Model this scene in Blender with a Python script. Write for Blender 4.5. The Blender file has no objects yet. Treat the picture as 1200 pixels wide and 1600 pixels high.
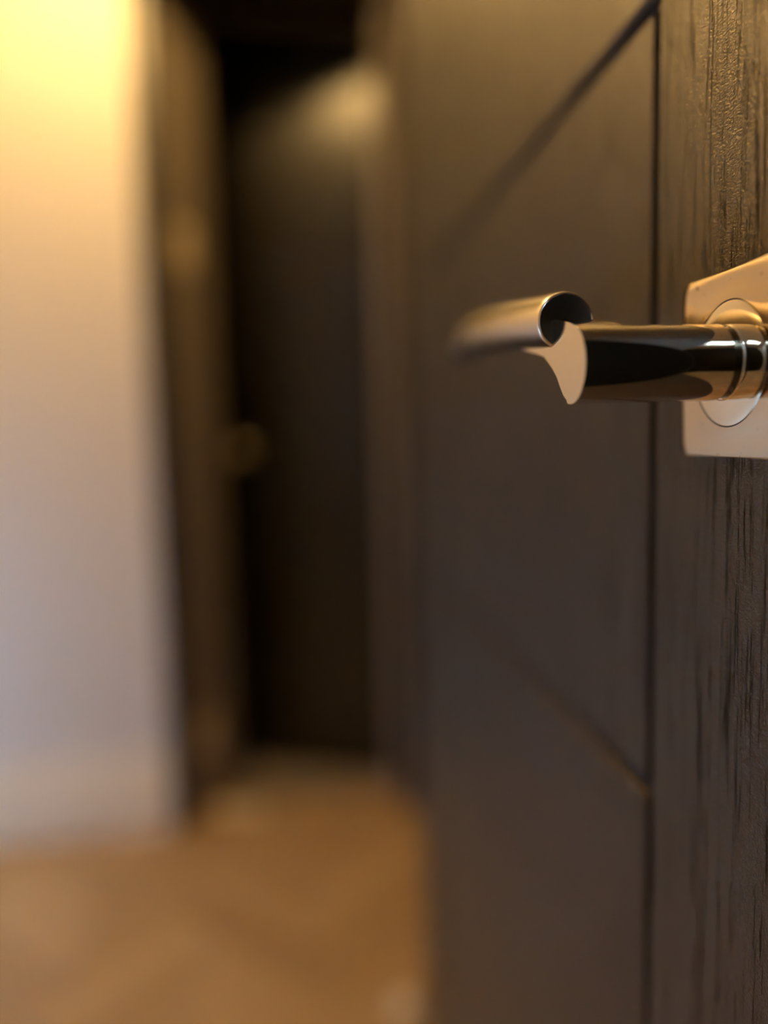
import bpy, bmesh, math, random
from mathutils import Vector, Matrix
random.seed(7)
S = bpy.context.scene
C = S.collection

# ------------------------------------------------------------------ camera
H = 1.0                                   # eye height above the oak floor
cam_d = bpy.data.cameras.new('camera')
cam = bpy.data.objects.new('camera', cam_d); C.objects.link(cam)
cam.matrix_world = Matrix(((0.9920291550822966, 0.03846625901801694, -0.11999375977051131, 0),
                           (-0.1232965080892408, 0.09981145892938541, -0.9873376543814113, 0),
                           (-0.026002433726559734, 0.9942625506291315, 0.10375863268542732, H),
                           (0, 0, 0, 1)))
cam_d.sensor_fit = 'VERTICAL'; cam_d.sensor_height = 36; cam_d.sensor_width = 27
cam_d.lens = 36 * 1177.15 / 1600
cam_d.clip_start = 0.01; cam_d.clip_end = 50
cam_d.dof.use_dof = True
cam_d.dof.focus_distance = 0.203
cam_d.dof.aperture_fstop = 1.75
S.camera = cam

# ------------------------------------------------------------------ light
W = bpy.data.worlds.new('world'); S.world = W; W.use_nodes = True
W.node_tree.nodes['Background'].inputs[0].default_value = (0.55, 0.7, 1, 1)
W.node_tree.nodes['Background'].inputs[1].default_value = 1.0
S.view_settings.view_transform = 'Standard'; S.view_settings.look = 'None'
S.view_settings.exposure = 0.0; S.view_settings.gamma = 1
S.view_settings.use_curve_mapping = False
S.cycles.use_denoising = True
S.cycles.max_bounces = 10; S.cycles.diffuse_bounces = 6; S.cycles.glossy_bounces = 6
S.cycles.sample_clamp_indirect = 8
LAMP = Vector((-0.37, 1.42, H + 1.36)); LAMP_STRENGTH = 212.0; LAMP_COL = (1.0, 0.60, 0.20)

def area(name, loc, rot, sx, sy, power, col):
    l = bpy.data.lights.new(name, 'AREA'); l.shape = 'RECTANGLE'; l.size = sx; l.size_y = sy
    l.energy = power; l.color = col
    o = bpy.data.objects.new(name, l); C.objects.link(o); o.location = loc; o.rotation_euler = rot
    return o
# daylight through the roof light behind and left of the photographer
area('rooflight_daylight', (-0.95, -0.85, H + 1.60), (0, 0, 0), 0.62, 0.36, 28.0, (0.42, 0.64, 1.0))
# cool daylight through an unseen low window, added for the foot of the wall
area('window_daylight', (-1.64, 1.58, H - 0.52), (0, math.radians(-90), 0), 0.70, 0.46, 11.5, (0.36, 0.60, 1.0))

# ------------------------------------------------------------------ helpers
def new_mat(name, col, rough=0.5, metal=0.0, spec=0.5, coat=0.0):
    m = bpy.data.materials.new(name); m.use_nodes = True
    b = m.node_tree.nodes['Principled BSDF']
    b.inputs['Base Color'].default_value = (*col, 1); b.inputs['Roughness'].default_value = rough
    b.inputs['Metallic'].default_value = metal; b.inputs['Specular IOR Level'].default_value = spec
    b.inputs['Coat Weight'].default_value = coat
    return m, m.node_tree, b
def N(nt, t, **kw):
    n = nt.nodes.new(t)
    for k, v in kw.items(): setattr(n, k, v)
    return n
def coords(nt, scale, rot=(0, 0, 0), src='Object'):
    tc = N(nt, 'ShaderNodeTexCoord'); mp = N(nt, 'ShaderNodeMapping')
    mp.inputs['Scale'].default_value = scale; mp.inputs['Rotation'].default_value = rot
    nt.links.new(tc.outputs[src], mp.inputs['Vector']); return mp.outputs['Vector']
def noise(nt, vec, scale, detail=2, rough=0.5):
    n = N(nt, 'ShaderNodeTexNoise'); n.inputs['Scale'].default_value = scale
    n.inputs['Detail'].default_value = detail; n.inputs['Roughness'].default_value = rough
    nt.links.new(vec, n.inputs['Vector']); return n.outputs['Fac']
def ramp(nt, fac, stops):
    r = N(nt, 'ShaderNodeValToRGB'); e = r.color_ramp.elements
    while len(e) < len(stops): e.new(0.5)
    for i, (p, c) in enumerate(stops):
        e[i].position = p; e[i].color = (*c, 1) if len(c) == 3 else c
    nt.links.new(fac, r.inputs['Fac']); return r.outputs['Color']
def bump(nt, height, bsdf, strength, dist, prev=None):
    b = N(nt, 'ShaderNodeBump'); b.inputs['Strength'].default_value = strength
    b.inputs['Distance'].default_value = dist
    nt.links.new(height, b.inputs['Height'])
    if prev: nt.links.new(prev, b.inputs['Normal'])
    nt.links.new(b.outputs['Normal'], bsdf.inputs['Normal']); return b.outputs['Normal']
g = lambda v: (v, v, v)

def obj(name, bm, m, parent=None, smooth=False, recalc=True):
    if recalc: bmesh.ops.recalc_face_normals(bm, faces=bm.faces)
    me = bpy.data.meshes.new(name); bm.to_mesh(me); bm.free()
    if m: me.materials.append(m)
    if smooth:
        for p in me.polygons: p.use_smooth = True
        me.set_sharp_from_angle(angle=math.radians(smooth if smooth is not True else 40))
    o = bpy.data.objects.new(name, me); C.objects.link(o)
    if parent: o.parent = parent; o.matrix_parent_inverse = parent.matrix_world.inverted()
    return o
def empty(name, loc):
    o = bpy.data.objects.new(name, None); C.objects.link(o); o.location = loc
    o.empty_display_size = 0.02
    bpy.context.view_layer.update(); return o
def tag(o, label, cat, group=None):
    o['label'] = label; o['category'] = cat
    if group: o['group'] = group
    return o
def struct(o): o['kind'] = 'structure'; return o
def box(bm, a, b, bev=0, seg=2):
    r = bmesh.ops.create_cube(bm, size=1); v = r['verts']
    for p in v: p.co = Vector([(a[i] + b[i]) / 2 + p.co[i] * (b[i] - a[i]) for i in range(3)])
    if bev:
        es = list({e for p in v for e in p.link_edges})
        bmesh.ops.bevel(bm, geom=es, offset=bev, segments=seg, profile=0.5, affect='EDGES')
    return bm
def boxo(name, a, b, m, parent=None, bev=0, seg=2):
    return obj(name, box(bmesh.new(), a, b, bev, seg), m, parent, smooth=30 if bev else False)
def prism(pts, axis, a, b):
    """closed outline pts (2D) pushed along axis from a to b; the 2D order is the two other axes in xyz order"""
    bm = bmesh.new()
    def P(p, t):
        q = list(p); q.insert(axis, t); return q
    lo = [bm.verts.new(P(p, a)) for p in pts]; hi = [bm.verts.new(P(p, b)) for p in pts]
    bm.faces.new(lo); bm.faces.new(hi[::-1]); n = len(pts)
    for i in range(n): bm.faces.new((lo[i], lo[(i+1) % n], hi[(i+1) % n], hi[i]))
    return bm
def sweep(bm, rings, cap0=True, cap1=True):
    vs = [[bm.verts.new(p) for p in r] for r in rings]; n = len(vs[0])
    for a, b in zip(vs, vs[1:]):
        for i in range(n): bm.faces.new((a[i], a[(i+1) % n], b[(i+1) % n], b[i]))
    if cap0: bm.faces.new(vs[0][::-1])
    if cap1: bm.faces.new(vs[-1])
    return bm
def lathe_x(bm, prof, cy, cz, n=96, cap0=True, cap1=True):
    """profile of (x, radius) turned about the X axis through (cy, cz)"""
    rings = [[(x, cy + r * math.cos(2*math.pi*i/n), cz + r * math.sin(2*math.pi*i/n)) for i in range(n)] for x, r in prof]
    return sweep(bm, rings, cap0, cap1)

# ------------------------------------------------------------------ materials
def dark_wood(name, base, rough, strength=1.0):
    """black-brown stained oak foil: long vertical pores and a fine leathery emboss"""
    m, nt, b = new_mat(name, base, rough, spec=0.65)
    pores = noise(nt, coords(nt, (1, 1, 0.030)), 1250, 2, 0.6)
    pores2 = noise(nt, coords(nt, (1, 1, 0.006)), 330, 1, 0.5)
    pr = ramp(nt, pores, [(0.38, g(0)), (0.45, g(1))])
    p2 = ramp(nt, pores2, [(0.46, g(1)), (0.58, g(0))])
    mul = N(nt, 'ShaderNodeMath', operation='MAXIMUM'); nt.links.new(pr, mul.inputs[0]); nt.links.new(p2, mul.inputs[1])
    fine = noise(nt, coords(nt, (1, 0.8, 1.9), (math.radians(28), 0, 0)), 1250, 2, 0.6)
    n1 = bump(nt, mul.outputs[0], b, 1.0 * strength, 0.0005)
    bump(nt, fine, b, 1.0 * strength, 0.0004, n1)
    tone = noise(nt, coords(nt, (1, 1, 0.05)), 40, 3)
    c = ramp(nt, tone, [(0.3, tuple(x * 0.8 for x in base)), (0.7, tuple(x * 1.25 for x in base))])
    mix = N(nt, 'ShaderNodeMix', data_type='RGBA'); nt.links.new(mul.outputs[0], mix.inputs[0])
    mix.inputs[6].default_value = tuple(x * 0.1 for x in base) + (1,); nt.links.new(c, mix.inputs[7])
    nt.links.new(mix.outputs[2], b.inputs['Base Color'])
    sm = N(nt, 'ShaderNodeMath', operation='MULTIPLY_ADD'); nt.links.new(mul.outputs[0], sm.inputs[0]); sm.inputs[1].default_value = 0.42; sm.inputs[2].default_value = 0.20
    b.inputs['Specular Tint'].default_value = (1.0, 0.79, 0.55, 1)
    nt.links.new(sm.outputs[0], b.inputs['Specular IOR Level'])
    return m
M_door = dark_wood('dark_oak_foil', (0.016, 0.010, 0.005), 0.30)
M_core = new_mat('groove_black', (0.012, 0.010, 0.008), 0.6)[0]
def metal(name, col, rough, scr=0.02):
    m, nt, b = new_mat(name, col, rough, metal=1.0)
    n = noise(nt, coords(nt, (1, 1, 1)), 90, 3, 0.6)
    r = ramp(nt, n, [(0.35, g(rough)), (0.75, g(rough + scr * 2))])
    nt.links.new(r, b.inputs['Roughness'])
    return m, nt, b
M_chrome = metal('polished_nickel', (0.84, 0.75, 0.60), 0.035)[0]
M_satin = metal('satin_nickel', (0.80, 0.72, 0.60), 0.20, 0.03)[0]
M_boss = metal('polished_boss', (0.86, 0.78, 0.62), 0.05, 0.03)[0]
M_plate, nt, b = metal('polished_nickel_plate', (0.70, 0.58, 0.42), 0.085, 0.03)
sp = noise(nt, coords(nt, (1, 1, 1)), 420, 2, 0.5)
c = ramp(nt, sp, [(0.24, (0.30, 0.22, 0.13)), (0.30, (0.70, 0.58, 0.42))]); nt.links.new(c, b.inputs['Base Color'])
M_ring = metal('dark_joint_metal', (0.10, 0.085, 0.06), 0.25)[0]
M_brass, nt, b = metal('aged_brass', (0.85, 0.70, 0.46), 0.5)
b.inputs['Metallic'].default_value = 0.1
M_knob = metal('dull_dark_brass', (0.45, 0.36, 0.22), 0.5)[0]
M_wall, nt, b = new_mat('cream_wall_paint', (0.80, 0.76, 0.70), 0.7, spec=0.3)
bump(nt, noise(nt, coords(nt, (1, 1, 1)), 220, 3), b, 0.25, 0.0006)
M_white, nt, b = new_mat('white_gloss_trim', (0.88, 0.79, 0.63), 0.35)
bump(nt, noise(nt, coords(nt, (0.1, 1, 1)), 90, 2), b, 0.1, 0.0004)
M_ceil, nt, b = new_mat('ceiling_white', (0.8, 0.79, 0.76), 0.85)
bump(nt, noise(nt, coords(nt, (1, 1, 1)), 160, 2), b, 0.2, 0.0006)
M_black, nt, b = new_mat('black_satin_paint', (0.012, 0.010, 0.008), 0.42)
bump(nt, noise(nt, coords(nt, (1, 1, 0.1)), 120, 2), b, 0.15, 0.0004)
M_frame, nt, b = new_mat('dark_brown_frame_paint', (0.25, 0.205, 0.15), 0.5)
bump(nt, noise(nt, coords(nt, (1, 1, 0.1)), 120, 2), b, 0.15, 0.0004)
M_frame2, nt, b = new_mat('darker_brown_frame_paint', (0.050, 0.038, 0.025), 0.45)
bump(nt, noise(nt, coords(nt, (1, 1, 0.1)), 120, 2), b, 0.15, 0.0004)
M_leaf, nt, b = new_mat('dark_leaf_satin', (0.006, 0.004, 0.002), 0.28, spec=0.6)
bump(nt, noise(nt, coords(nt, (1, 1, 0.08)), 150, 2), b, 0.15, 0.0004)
M_unlit, nt, b = new_mat('unlit_wall_black', (0.010, 0.008, 0.006), 0.9, spec=0.05)  # near-black colour stands in for an unlit room in the nickel's reflections
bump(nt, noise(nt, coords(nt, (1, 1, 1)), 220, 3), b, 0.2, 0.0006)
M_thresh, nt, b = new_mat('grey_brown_threshold', (0.20, 0.165, 0.13), 0.5)
bump(nt, noise(nt, coords(nt, (0.1, 1, 1)), 120, 2), b, 0.2, 0.0005)
M_pale, nt, b = new_mat('pale_buff', (0.85, 0.72, 0.48), 0.5)
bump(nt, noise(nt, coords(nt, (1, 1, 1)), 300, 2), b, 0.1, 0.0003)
M_oak, nt, b = new_mat('oiled_oak', (0.4, 0.2, 0.08), 0.42)
oi = N(nt, 'ShaderNodeObjectInfo'); geo = N(nt, 'ShaderNodeNewGeometry')
add = N(nt, 'ShaderNodeMath', operation='ADD'); nt.links.new(oi.outputs['Random'], add.inputs[0])
nt.links.new(geo.outputs['Random Per Island'], add.inputs[1])
fr = N(nt, 'ShaderNodeMath', operation='FRACT'); nt.links.new(add.outputs[0], fr.inputs[0])
tone = ramp(nt, fr.outputs[0], [(0.0, (0.36, 0.215, 0.080)), (0.5, (0.44, 0.27, 0.105)), (1.0, (0.52, 0.33, 0.13))])
gr = noise(nt, coords(nt, (0.06, 1, 1)), 260, 4, 0.6)
grc = ramp(nt, gr, [(0.3, g(0.72)), (0.6, g(1.05))])
mx = N(nt, 'ShaderNodeMix', data_type='RGBA', blend_type='MULTIPLY'); mx.inputs[0].default_value = 1
nt.links.new(tone, mx.inputs[6]); nt.links.new(grc, mx.inputs[7]); nt.links.new(mx.outputs[2], b.inputs['Base Color'])
bump(nt, gr, b, 0.2, 0.0004)
M_sub = new_mat('dark_floor_joint', (0.08, 0.045, 0.02), 0.8)[0]
M_lamp, nt, b = new_mat('lamp_diffuser', (0.9, 0.8, 0.6), 0.5)
b.inputs['Emission Color'].default_value = (*LAMP_COL, 1); b.inputs['Emission Strength'].default_value = LAMP_STRENGTH
M_glass, nt, b = new_mat('window_glass', (1, 1, 1), 0.0); b.inputs['Transmission Weight'].default_value = 1; b.inputs['IOR'].default_value = 1.05

# ------------------------------------------------------------------ room shell
F = 0.0; CE = H + 1.45
XL, XR, YB, YF = -1.50, 0.42, -1.60, 1.915
floor = struct(boxo('floor', (XL, YB, -0.06), (XR, 2.75, -0.0135), M_sub))
cb = bmesh.new()
for a_, b_ in (((XL, YB), (-1.28, 2.75)), ((-0.62, YB), (XR, 2.75)), ((-1.28, YB), (-0.62, -1.05)), ((-1.28, -0.65), (-0.62, 2.75))):
    box(cb, (*a_, CE), (*b_, CE + 0.08))
struct(obj('ceiling', cb, M_ceil))
ff = bmesh.new(); box(ff, (XL, YF, 0), (-0.335, YF + 0.16, CE)); box(ff, (-0.335, YF + 0.005, H + 1.075), (0.255, YF + 0.16, CE))
struct(obj('wall_front', ff, M_wall))
struct(boxo('wall_front_right', (0.255, YF + 0.02, 0), (XR, YF + 0.18, CE), M_frame))
wl = bmesh.new()
box(wl, (XL - 0.1, YB, 0), (XL, 1.30, CE)); box(wl, (XL - 0.1, 1.82, 0), (XL, YF + 0.16, CE))
box(wl, (XL - 0.1, 1.30, 0), (XL, 1.82, 0.06)); box(wl, (XL - 0.1, 1.30, H - 0.05), (XL, 1.82, CE))
struct(obj('wall_left', wl, M_wall))
w2 = empty('unseen_window', (XL, 1.56, 0.06)); struct(w2)  # unseen opening, put in for the cool daylight
fr_ = bmesh.new()
for y0, y1, z0, z1 in ((1.30, 1.34, 0.06, 0.95), (1.78, 1.82, 0.06, 0.95), (1.34, 1.78, 0.06, 0.10), (1.34, 1.78, 0.91, 0.95), (1.545, 1.575, 0.10, 0.91)):
    box(fr_, (XL - 0.08, y0, z0), (XL - 0.02, y1, z1), 0.004)
obj('window_frame', fr_, M_white, w2)
for y0, y1 in ((1.34, 1.545), (1.575, 1.78)): boxo('pane', (XL - 0.053, y0, 0.10), (XL - 0.047, y1, 0.91), M_glass, w2)
struct(boxo('wall_right', (XR, YB, 0), (XR + 0.1, 2.85, CE), M_unlit))
struct(boxo('wall_back', (XL, YB - 0.1, 0), (XR, YB, CE), M_unlit))
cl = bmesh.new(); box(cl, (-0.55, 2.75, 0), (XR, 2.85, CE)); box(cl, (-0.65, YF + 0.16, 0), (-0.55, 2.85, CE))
struct(obj('wall_closet', cl, M_unlit))
# roof light
WX0, WX1, WY0, WY1 = -1.28, -0.62, -1.05, -0.65
w1 = empty('window_1', (-0.95, -0.85, CE)); struct(w1)
fr_ = bmesh.new()
for x0, x1, y0, y1 in ((WX0, WX0+.03, WY0, WY1), (WX1-.03, WX1, WY0, WY1), (WX0+.03, WX1-.03, WY0, WY0+.03), (WX0+.03, WX1-.03, WY1-.03, WY1)):
    box(fr_, (x0, y0, CE + 0.01), (x1, y1, CE + 0.07), 0.003)
obj('window_frame', fr_, M_white, w1)
boxo('pane', (WX0+.03, WY0+.03, CE+0.03), (WX1-.03, WY1-.03, CE+0.036), M_glass, w1)

# skirting board with a sloping moulded top and a flat plinth
bb = prism([(YF, 0), (YF - 0.024, 0), (YF - 0.024, 0.095), (YF - 0.020, 0.100), (YF - 0.018, 0.112), (YF - 0.008, 0.185), (YF - 0.004, 0.196), (YF, 0.198)], 0, XL, -0.337)
struct(obj('baseboard_front', bb, M_white))
bb = prism([(XL, 0), (XL + 0.022, 0), (XL + 0.022, 0.1), (XL + 0.016, 0.112), (XL + 0.008, 0.185), (XL, 0.198)], 1, YB, 1.28)
struct(obj('baseboard_left', bb, M_white))

# ------------------------------------------------------------------ herringbone floor, one object per block
BW, BL, BT = 0.085, 0.34, 0.0135
def block_bm(l, w, t, off=(0, 0, 0), ang=0):
    bm = bmesh.new(); gp = 0.0012
    vs = [(-l/2+gp, -w/2+gp, -t), (l/2-gp, -w/2+gp, -t), (l/2-gp, w/2-gp, -t), (-l/2+gp, w/2-gp, -t)]
    c_ = 0.0016
    a = [bm.verts.new(v) for v in vs]
    b_ = [bm.verts.new((v[0], v[1], -c_)) for v in vs]
    d = [bm.verts.new((v[0] - math.copysign(c_, v[0]), v[1] - math.copysign(c_, v[1]), 0)) for v in vs]
    for p, q in ((a, b_), (b_, d)):
        for i in range(4): bm.faces.new((p[i], p[(i+1) % 4], q[(i+1) % 4], q[i]))
    bm.faces.new(d); bm.faces.new(a[::-1]); return bm
bm = block_bm(BL, BW, BT); bme = bpy.data.meshes.new('parquet_block'); bm.to_mesh(bme); bm.free(); bme.materials.append(M_oak)
far_bm = bmesh.new()
c45, s45 = math.cos(math.pi/4), math.sin(math.pi/4)
for i in range(-30, 31):
    for j in range(-12, 13):
        for k in (0, 1):
            # herringbone lattice of L x W blocks: steps (W, W) along the zigzag, (L+... ) across
            u = i * BW + j * BL; v = i * BW - j * BL
            if k == 0: cu, cv, rot = u + BL/2, v + BW/2, 0
            else: cu, cv, rot = u + BL + BW/2 - BL, v + BW + BL/2, math.pi/2
            x = (cu * c45 - cv * s45) + 0.05; y = (cu * s45 + cv * c45) + 0.75
            if not (XL - 0.05 < x < XR + 0.05 and YB - 0.03 < y < (2.03 if x < -0.6 else 2.2)): continue
            a = rot + math.pi/4
            if y > 0.95 and x > -1.15:
                o = bpy.data.objects.new('parquet_block', bme); C.objects.link(o)
                o.parent = floor; o.location = (x, y, random.uniform(-0.0004, 0)); o.rotation_euler = (0, 0, a)
            else:
                t = block_bm(BL, BW, BT); bmesh.ops.transform(t, matrix=Matrix.Translation((x, y, 0)) @ Matrix.Rotation(a, 4, 'Z'), verts=t.verts)
                tm = bpy.data.meshes.new('t'); t.to_mesh(tm); t.free(); far_bm.from_mesh(tm); bpy.data.meshes.remove(tm)
far = obj('parquet_field', far_bm, M_oak, floor); far['kind'] = 'stuff'
# ------------------------------------------------------------------ dark doorway at the end of the hall
door2 = empty('door_2', (0.02, 2.0, 0)); struct(door2); door2['label'] = 'narrow dark door standing ajar at the end of the hall'
TOP = H + 1.075
boxo('architrave', (-0.338, YF - 0.022, 0), (-0.292, YF + 0.02, TOP + 0.02), M_black, door2, 0.004)
jb = prism([(-0.292, YF + 0.012), (-0.190, 2.075), (-0.190, 2.12), (-0.336, 2.12), (-0.336, YF + 0.162), (-0.334, YF + 0.162), (-0.334, YF+0.021), (-0.292, YF + 0.021)], 2, 0, TOP)
obj('frame_jamb', jb, M_frame, door2)
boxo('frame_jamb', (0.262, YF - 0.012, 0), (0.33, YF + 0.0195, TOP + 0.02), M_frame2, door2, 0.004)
boxo('frame_head', (-0.292, YF - 0.022, TOP), (0.262, 2.12, TOP + 0.02), M_frame, door2, 0.003)
boxo('threshold', (-0.189, 2.01, -0.013), (0.41, 2.52, 0.006), M_thresh, door2, 0.003)
# leaf, hinged on the right and standing a little ajar into the dark room
A = Vector((-0.215, 2.292)); B = Vector((0.285, 2.094)); d = (B - A).normalized(); nrm = Vector((-d.y, d.x))
def leafpt(s, t): p = A + d * s + nrm * t; return (p.x, p.y)
Lw = (B - A).length
leaf_parts = [('leaf_stile', 0, 0.095), ('leaf_panel', 0.099, Lw - 0.099), ('leaf_stile', Lw - 0.095, Lw)]
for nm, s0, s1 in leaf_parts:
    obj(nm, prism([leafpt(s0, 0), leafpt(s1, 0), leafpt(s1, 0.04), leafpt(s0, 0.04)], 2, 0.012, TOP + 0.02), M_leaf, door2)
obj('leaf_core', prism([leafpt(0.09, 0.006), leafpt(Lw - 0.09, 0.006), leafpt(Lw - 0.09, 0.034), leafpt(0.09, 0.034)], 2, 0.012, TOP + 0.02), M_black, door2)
# knob on the latch side
kb = bmesh.new()
prof = [(0, 0.0), (0.0, 0.024), (0.004, 0.025), (0.007, 0.012), (0.020, 0.010), (0.027, 0.021), (0.036, 0.027), (0.046, 0.026), (0.054, 0.017), (0.057, 0.001)]
rings = []
kp = A + d * 0.085
for h_, r in prof:
    cx, cy = kp.x - nrm.x * h_, kp.y - nrm.y * h_
    rings.append([(cx + d.x * r * math.cos(q), cy + d.y * r * math.cos(q), H - 0.045 + r * math.sin(q)) for q in [2*math.pi*i/32 for i in range(32)]])
sweep(kb, rings); obj('door_knob', kb, M_knob, door2, smooth=True)
# two strike plates let into the splayed jamb
ja = Vector((-0.292, YF + 0.012)); jd = (Vector((-0.190, 2.075)) - ja); jl = jd.length; jd.normalize(); jn = Vector((jd.y, -jd.x))
for zc, s in ((H + 0.475, 0.085), (H - 0.79, 0.078)):
    sp_ = bmesh.new()
    def q(a_, b_): p = ja + jd * a_ + jn * b_; return (p.x, p.y)
    o = obj('strike_plate', prism([q(s - 0.028, -0.001), q(s + 0.028, -0.001), q(s + 0.028, 0.003), q(s - 0.028, 0.003)], 2, zc - 0.055, zc + 0.055), M_brass, door2)
    sp_.free()
    for dz in (-0.04, 0.04):
        p = ja + jd * s + jn * 0.003
        sb = bmesh.new(); bmesh.ops.create_uvsphere(sb, u_segments=12, v_segments=8, radius=0.006, matrix=Matrix.Translation((p.x, p.y, zc + dz)))
        obj('screw', sb, M_brass, o, smooth=True)

# two pale floor spots as solids: wedge by the jamb, round piece near the door
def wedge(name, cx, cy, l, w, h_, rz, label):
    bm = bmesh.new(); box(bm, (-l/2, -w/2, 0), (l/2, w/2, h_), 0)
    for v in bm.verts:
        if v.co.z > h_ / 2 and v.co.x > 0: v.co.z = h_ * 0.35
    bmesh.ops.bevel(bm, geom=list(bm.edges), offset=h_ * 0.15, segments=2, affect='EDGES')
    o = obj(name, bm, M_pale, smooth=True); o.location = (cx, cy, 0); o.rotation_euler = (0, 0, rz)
    return tag(o, label, 'piece')
wedge('pale_wedge', -0.170, 1.955, 0.13, 0.045, 0.022, math.radians(-8), 'low pale wedge on the oak floor at the foot of the dark door frame')
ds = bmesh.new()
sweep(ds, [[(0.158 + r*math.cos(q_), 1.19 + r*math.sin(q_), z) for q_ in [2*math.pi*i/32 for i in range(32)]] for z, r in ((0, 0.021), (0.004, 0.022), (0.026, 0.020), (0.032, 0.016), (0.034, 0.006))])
tag(obj('pale_floor_round', ds, M_pale, smooth=True), 'small round pale doorstop on the floor beside the edge of the near door', 'piece')

# ------------------------------------------------------------------ ceiling lamp of the hall
lamp = tag(empty('ceiling_light', (LAMP.x, LAMP.y, CE)), 'round warm flush ceiling light above the cream wall', 'lamp')
def disc_z(prof, n=48):
    bm = bmesh.new(); return sweep(bm, [[(LAMP.x + r*math.cos(2*math.pi*i/n), LAMP.y + r*math.sin(2*math.pi*i/n), z) for i in range(n)] for z, r in prof])
obj('base', disc_z([(CE, 0.105), (CE - 0.03, 0.105), (CE - 0.034, 0.10)]), M_white, lamp, smooth=True)
obj('diffuser', disc_z([(CE - 0.034, 0.095), (CE - 0.06, 0.093), (CE - 0.08, 0.078), (CE - 0.090, 0.04), (CE - 0.092, 0.005)]), M_lamp, lamp, smooth=True)

# ------------------------------------------------------------------ near door (dark embossed oak with routed grooves)
DX = 0.1205; DT = 0.040; DN, DF = 0.1455, 0.742; Z0, Z1 = 0.008, H + 0.98
door = empty('door_1', (DX, DF, 0)); struct(door); door['label'] = 'near dark oak-grained door carrying the polished lever handle'
boxo('core', (DX + 0.0040, DN + 0.002, Z0), (DX + DT - 0.0015, DF - 0.002, Z1), M_core, door)
def field(name, y0, y1, z0, z1, par=door, m=M_door):
    bm = bmesh.new(); ch = 0.0016; dp = 0.0006
    def R(x, o, v=None):
        v = o if v is None else v
        return [bm.verts.new((x, y0 + o, z0 + v)), bm.verts.new((x, y1 - o, z0 + v)), bm.verts.new((x, y1 - o, z1 - v)), bm.verts.new((x, y0 + o, z1 - v))]
    a = R(DX + 0.0039, 0); b_ = R(DX + 0.0018, 0, 0); c_ = R(DX + 0.0002, 0.0001, 0.0016); d_ = R(DX, 0.0004, 0.0020)
    for p, q in ((a, b_), (b_, c_), (c_, d_)):
        for i in range(4): bm.faces.new((p[i], p[(i+1) % 4], q[(i+1) % 4], q[i]))
    bm.faces.new(d_); bm.faces.new(a[::-1])
    return obj(name, bm, m, par, smooth=25)
GV, GV2, GH1, GH2, HW = 0.2405, 0.620, H + 0.1345, H - 0.1275, 0.0022
field('stile', DN, GV - HW, Z0, Z1)
field('stile', GV2 + HW, DF, Z0, Z1)
field('panel', GV + HW, GV2 - HW, GH1 + HW, Z1)
field('panel', GV + HW, GV2 - HW, GH2 + HW, GH1 - HW)
field('panel', GV + HW, GV2 - HW, Z0, GH2 - HW)
boxo('edge_lipping', (DX + 0.0041, DN - 0.0005, Z0), (DX + DT - 0.0016, DN + 0.0018, Z1), M_door, door)
boxo('back_face', (DX + DT - 0.0014, DN, Z0), (DX + DT + 0.002, DF, Z1), M_door, door)
# the frame post the door hangs from, just behind it
struct(boxo('trim_1', (DX + 0.03, DF + 0.006, 0), (XR, DF + 0.07, CE), M_frame))

# ------------------------------------------------------------------ lever handle
hy, hz = 0.1905, H + 0.0163          # spindle axis
PX = 0.1185                           # outer face of the square plate
# lever body: neck cylinder growing sideways into a rising web, one mesh, flat mirror face outside
FX = 0.0729; R_ = 0.0100
hz0 = H
prof_pts = []
# outline in (y, z-H): circle of the neck then the web, counted round
c0 = (hy, 0.0163)
def arc(a0, a1, n): return [(c0[0] + R_ * math.cos(math.radians(a0 + (a1 - a0) * i / n)), c0[1] + R_ * math.sin(math.radians(a0 + (a1 - a0) * i / n))) for i in range(n + 1)]
near = arc(112, 290, 40)              # over the near side, top to bottom
low = [(0.1960, 0.0088), (0.1985, 0.0112), (0.2010, 0.0140), (0.2040, 0.0170), (0.2075, 0.0191), (0.2115, 0.0206), (0.2170, 0.0219), (0.2240, 0.0233), (0.2330, 0.0246)]
top = [(0.2330, 0.0330), (0.2120, 0.0305), (0.2045, 0.0299), (0.2000, 0.0293), (0.1950, 0.0281), (0.1905, 0.0270)]
outline = near + low + top
bm = prism(outline, 0, FX, FX + 0.0125)
ft = [f for f in bm.faces if abs(f.normal.x) > 0.9] 
edges = [e for e in bm.edges if all(abs(v.co.x - FX) < 1e-6 for v in e.verts)]
bmesh.ops.bevel(bm, geom=edges, offset=0.0006, segments=5, affect='EDGES')
bmesh.ops.translate(bm, verts=bm.verts, vec=(0, 0, H))
lathe_x(bm, [(FX + 0.0124, R_), (0.1122, R_), (0.1125, R_ - 0.0003)], hy, hz)
handle = obj('door_handle', bm, M_chrome, door, smooth=35)
handle['label'] = 'polished nickel lever handle on a square plate on the dark oak door'
# square plate with rounded corners
pz0, pz1, py0, py1 = H - 0.0090, H + 0.0414, 0.1495, 0.2183
def rrect(y0, y1, z0, z1, r, x, n=8):
    out = []
    for cy, cz, a0 in ((y1 - r, z1 - r, 0), (y0 + r, z1 - r, 90), (y0 + r, z0 + r, 180), (y1 - r, z0 + r, 270)):
        for i in range(n + 1):
            t = math.radians(a0 + 90 * i / n); out.append((x, cy + r * math.cos(t), cz + r * math.sin(t)))
    return out
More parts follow.
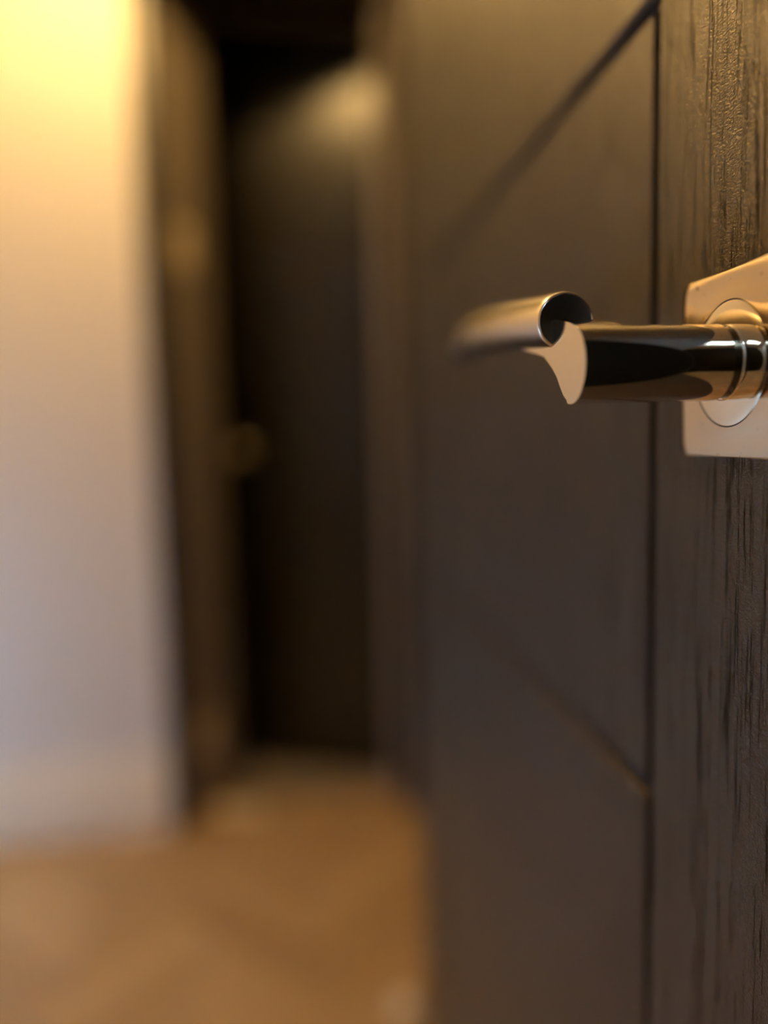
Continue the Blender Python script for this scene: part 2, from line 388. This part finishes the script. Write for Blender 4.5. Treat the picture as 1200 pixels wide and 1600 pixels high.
# front face pressed up slightly around the boss
bm = bmesh.new()
by, bz, br = 0.1935, H + 0.0163, 0.0168
NA = 360
def reach(a, inset):
    """distance from the boss centre to the rounded plate outline in direction a"""
    r = 0.0036 - inset; y0, y1, z0, z1 = py0 + inset, py1 - inset, pz0 + inset, pz1 - inset
    lo, hi = 0.0, 0.08
    for _ in range(26):
        m = (lo + hi) / 2; y, z = by + m * math.cos(a), bz + m * math.sin(a)
        dy = max(y0 + r - y, y - (y1 - r), 0); dz = max(z0 + r - z, z - (z1 - r), 0)
        if math.hypot(dy, dz) <= r: lo = m
        else: hi = m
    return lo
AN = [2 * math.pi * i / NA for i in range(NA)]
for cy_, cz_ in ((py0, pz0), (py1, pz0), (py1, pz1), (py0, pz1)):
    a_ = math.atan2(cz_ - bz, cy_ - by) % (2 * math.pi); AN += [a_ + q_ * 0.004 for q_ in range(-14, 15)]
AN = sorted(AN)
DIST = [reach(a, 0) for a in AN]
def ring_mix(t, x, inset=0.0):
    return [(x, by + ((1 - t) * (l - inset) + t * (br + 0.0003)) * math.cos(a), bz + ((1 - t) * (l - inset) + t * (br + 0.0003)) * math.sin(a)) for a, l in zip(AN, DIST)]
rings = [ring_mix(0, DX), ring_mix(0, PX + 0.0004), ring_mix(0, PX + 0.00015, 0.0001), ring_mix(0, PX, 0.0003)]
for t in (0.2, 0.4, 0.55, 0.65, 0.72, 0.78, 0.84, 0.9, 0.95, 1.0):
    k = max(0, (t - 0.45) / 0.55); rings.append(ring_mix(t, PX - 0.00028 * k * k * (3 - 2 * k)))
sweep(bm, rings, True, False); obj('plate', bm, M_plate, handle, smooth=60)
# round boss standing slightly proud
bm = bmesh.new()
lathe_x(bm, [(PX + 0.0003, br - 0.0001), (PX - 0.00022, br - 0.0001), (PX - 0.00024, br - 0.0002), (PX - 0.00030, br - 0.0030), (PX - 0.00038, 0.0118), (PX - 0.00040, 0.0100)], by, bz, 128)
obj('boss', bm, M_boss, handle, smooth=20)
bm = bmesh.new(); lathe_x(bm, [(PX + 0.0004, br + 0.0006), (PX - 0.0001, br + 0.0006), (PX - 0.0001, br - 0.0004)], by, bz, 96)
obj('boss_seam', bm, M_core, handle)
# neck, with a dark joint ring between the fixed collar and the turning lever
bm = bmesh.new(); lathe_x(bm, [(PX - 0.0003, R_), (0.1149, R_), (0.1146, R_ - 0.0003)], hy, hz); obj('collar', bm, M_chrome, handle, smooth=40)
bm = bmesh.new(); lathe_x(bm, [(0.1152, R_ - 0.0007), (0.1122, R_ - 0.0007)], hy, hz); obj('joint_ring', bm, M_ring, handle, smooth=40)
# grip: round bar rising gently away from the photographer, softly closed far end
path = [(0.0768, 0.2040, 0.0295, 0.0080), (0.0768, 0.2300, 0.0322, 0.0083), (0.0770, 0.2600, 0.0350, 0.0086), (0.0775, 0.2900, 0.0372, 0.0088), (0.0785, 0.3120, 0.0382, 0.0088), (0.0790, 0.3260, 0.0383, 0.0084)]
def cat(P, t):
    n = len(P) - 1; i = min(int(t * n), n - 1); u = t * n - i
    p0, p1, p2, p3 = P[max(i-1, 0)], P[i], P[i+1], P[min(i+2, n)]
    return [0.5 * ((2*b_) + (-a+c_)*u + (2*a-5*b_+4*c_-d_)*u*u + (-a+3*b_-3*c_+d_)*u**3) for a, b_, c_, d_ in zip(p0, p1, p2, p3)]
pts = [cat(path, i / 40) for i in range(41)]
rings = []
def ringat(p, tdir, r, n=64):
    t = tdir.normalized(); s = t.cross(Vector((0, 0, 1))).normalized(); u = s.cross(t)
    return [tuple(Vector(p) + s * r * math.cos(2*math.pi*i/n) + u * r * math.sin(2*math.pi*i/n)) for i in range(n)]
T0 = Vector((0, 1, 0.0))
P0 = Vector(pts[0][:3]) + Vector((0, 0, H))
for dy, dr in ((0, -0.0009), (0.0001, -0.0005), (0.0004, -0.00015), (0.0009, 0)):
    rings.append(ringat(P0 + T0 * dy, T0, 0.0080 + dr))
for i in range(1, 41):
    a = Vector(pts[i][:3]); t = Vector(pts[min(i+1, 40)][:3]) - Vector(pts[i-1][:3])
    rings.append(ringat(a + Vector((0, 0, H)), t, pts[i][3]))
e = Vector(pts[-1][:3]) + Vector((0, 0, H)); t = (Vector(pts[-1][:3]) - Vector(pts[-2][:3])).normalized()
for k in range(1, 8):
    q_ = k / 7 * math.pi / 2; rings.append(ringat(e + t * 0.0055 * math.sin(q_), t, 0.0084 * max(math.cos(q_), 0.02)))
bm = bmesh.new(); sweep(bm, rings); obj('grip', bm, M_satin, handle, smooth=35)
# thin dark sheet, tilted so a sliver shows above the square plate
bm = bmesh.new(); sweep(bm, [rrect(0.1520, 0.2120, H - 0.008, H + 0.0412, 0.002, DX), rrect(0.1520, 0.2120, H - 0.008, H + 0.0412, 0.002, DX - 0.0012)])
bmesh.ops.rotate(bm, cent=(DX, 0.2080, H + 0.041), matrix=Matrix.Rotation(math.radians(-3.6), 3, 'X'), verts=bm.verts)
obj('dark_sliver', bm, M_black, handle)

floor['label'] = 'honey oak herringbone parquet floor'
for o in bpy.data.objects:
    if o.name == 'wall_front': o['label'] = 'cream painted wall left of the dark doorway'
    if o.name == 'baseboard_front': o['label'] = 'tall white skirting board along the foot of the cream wall'
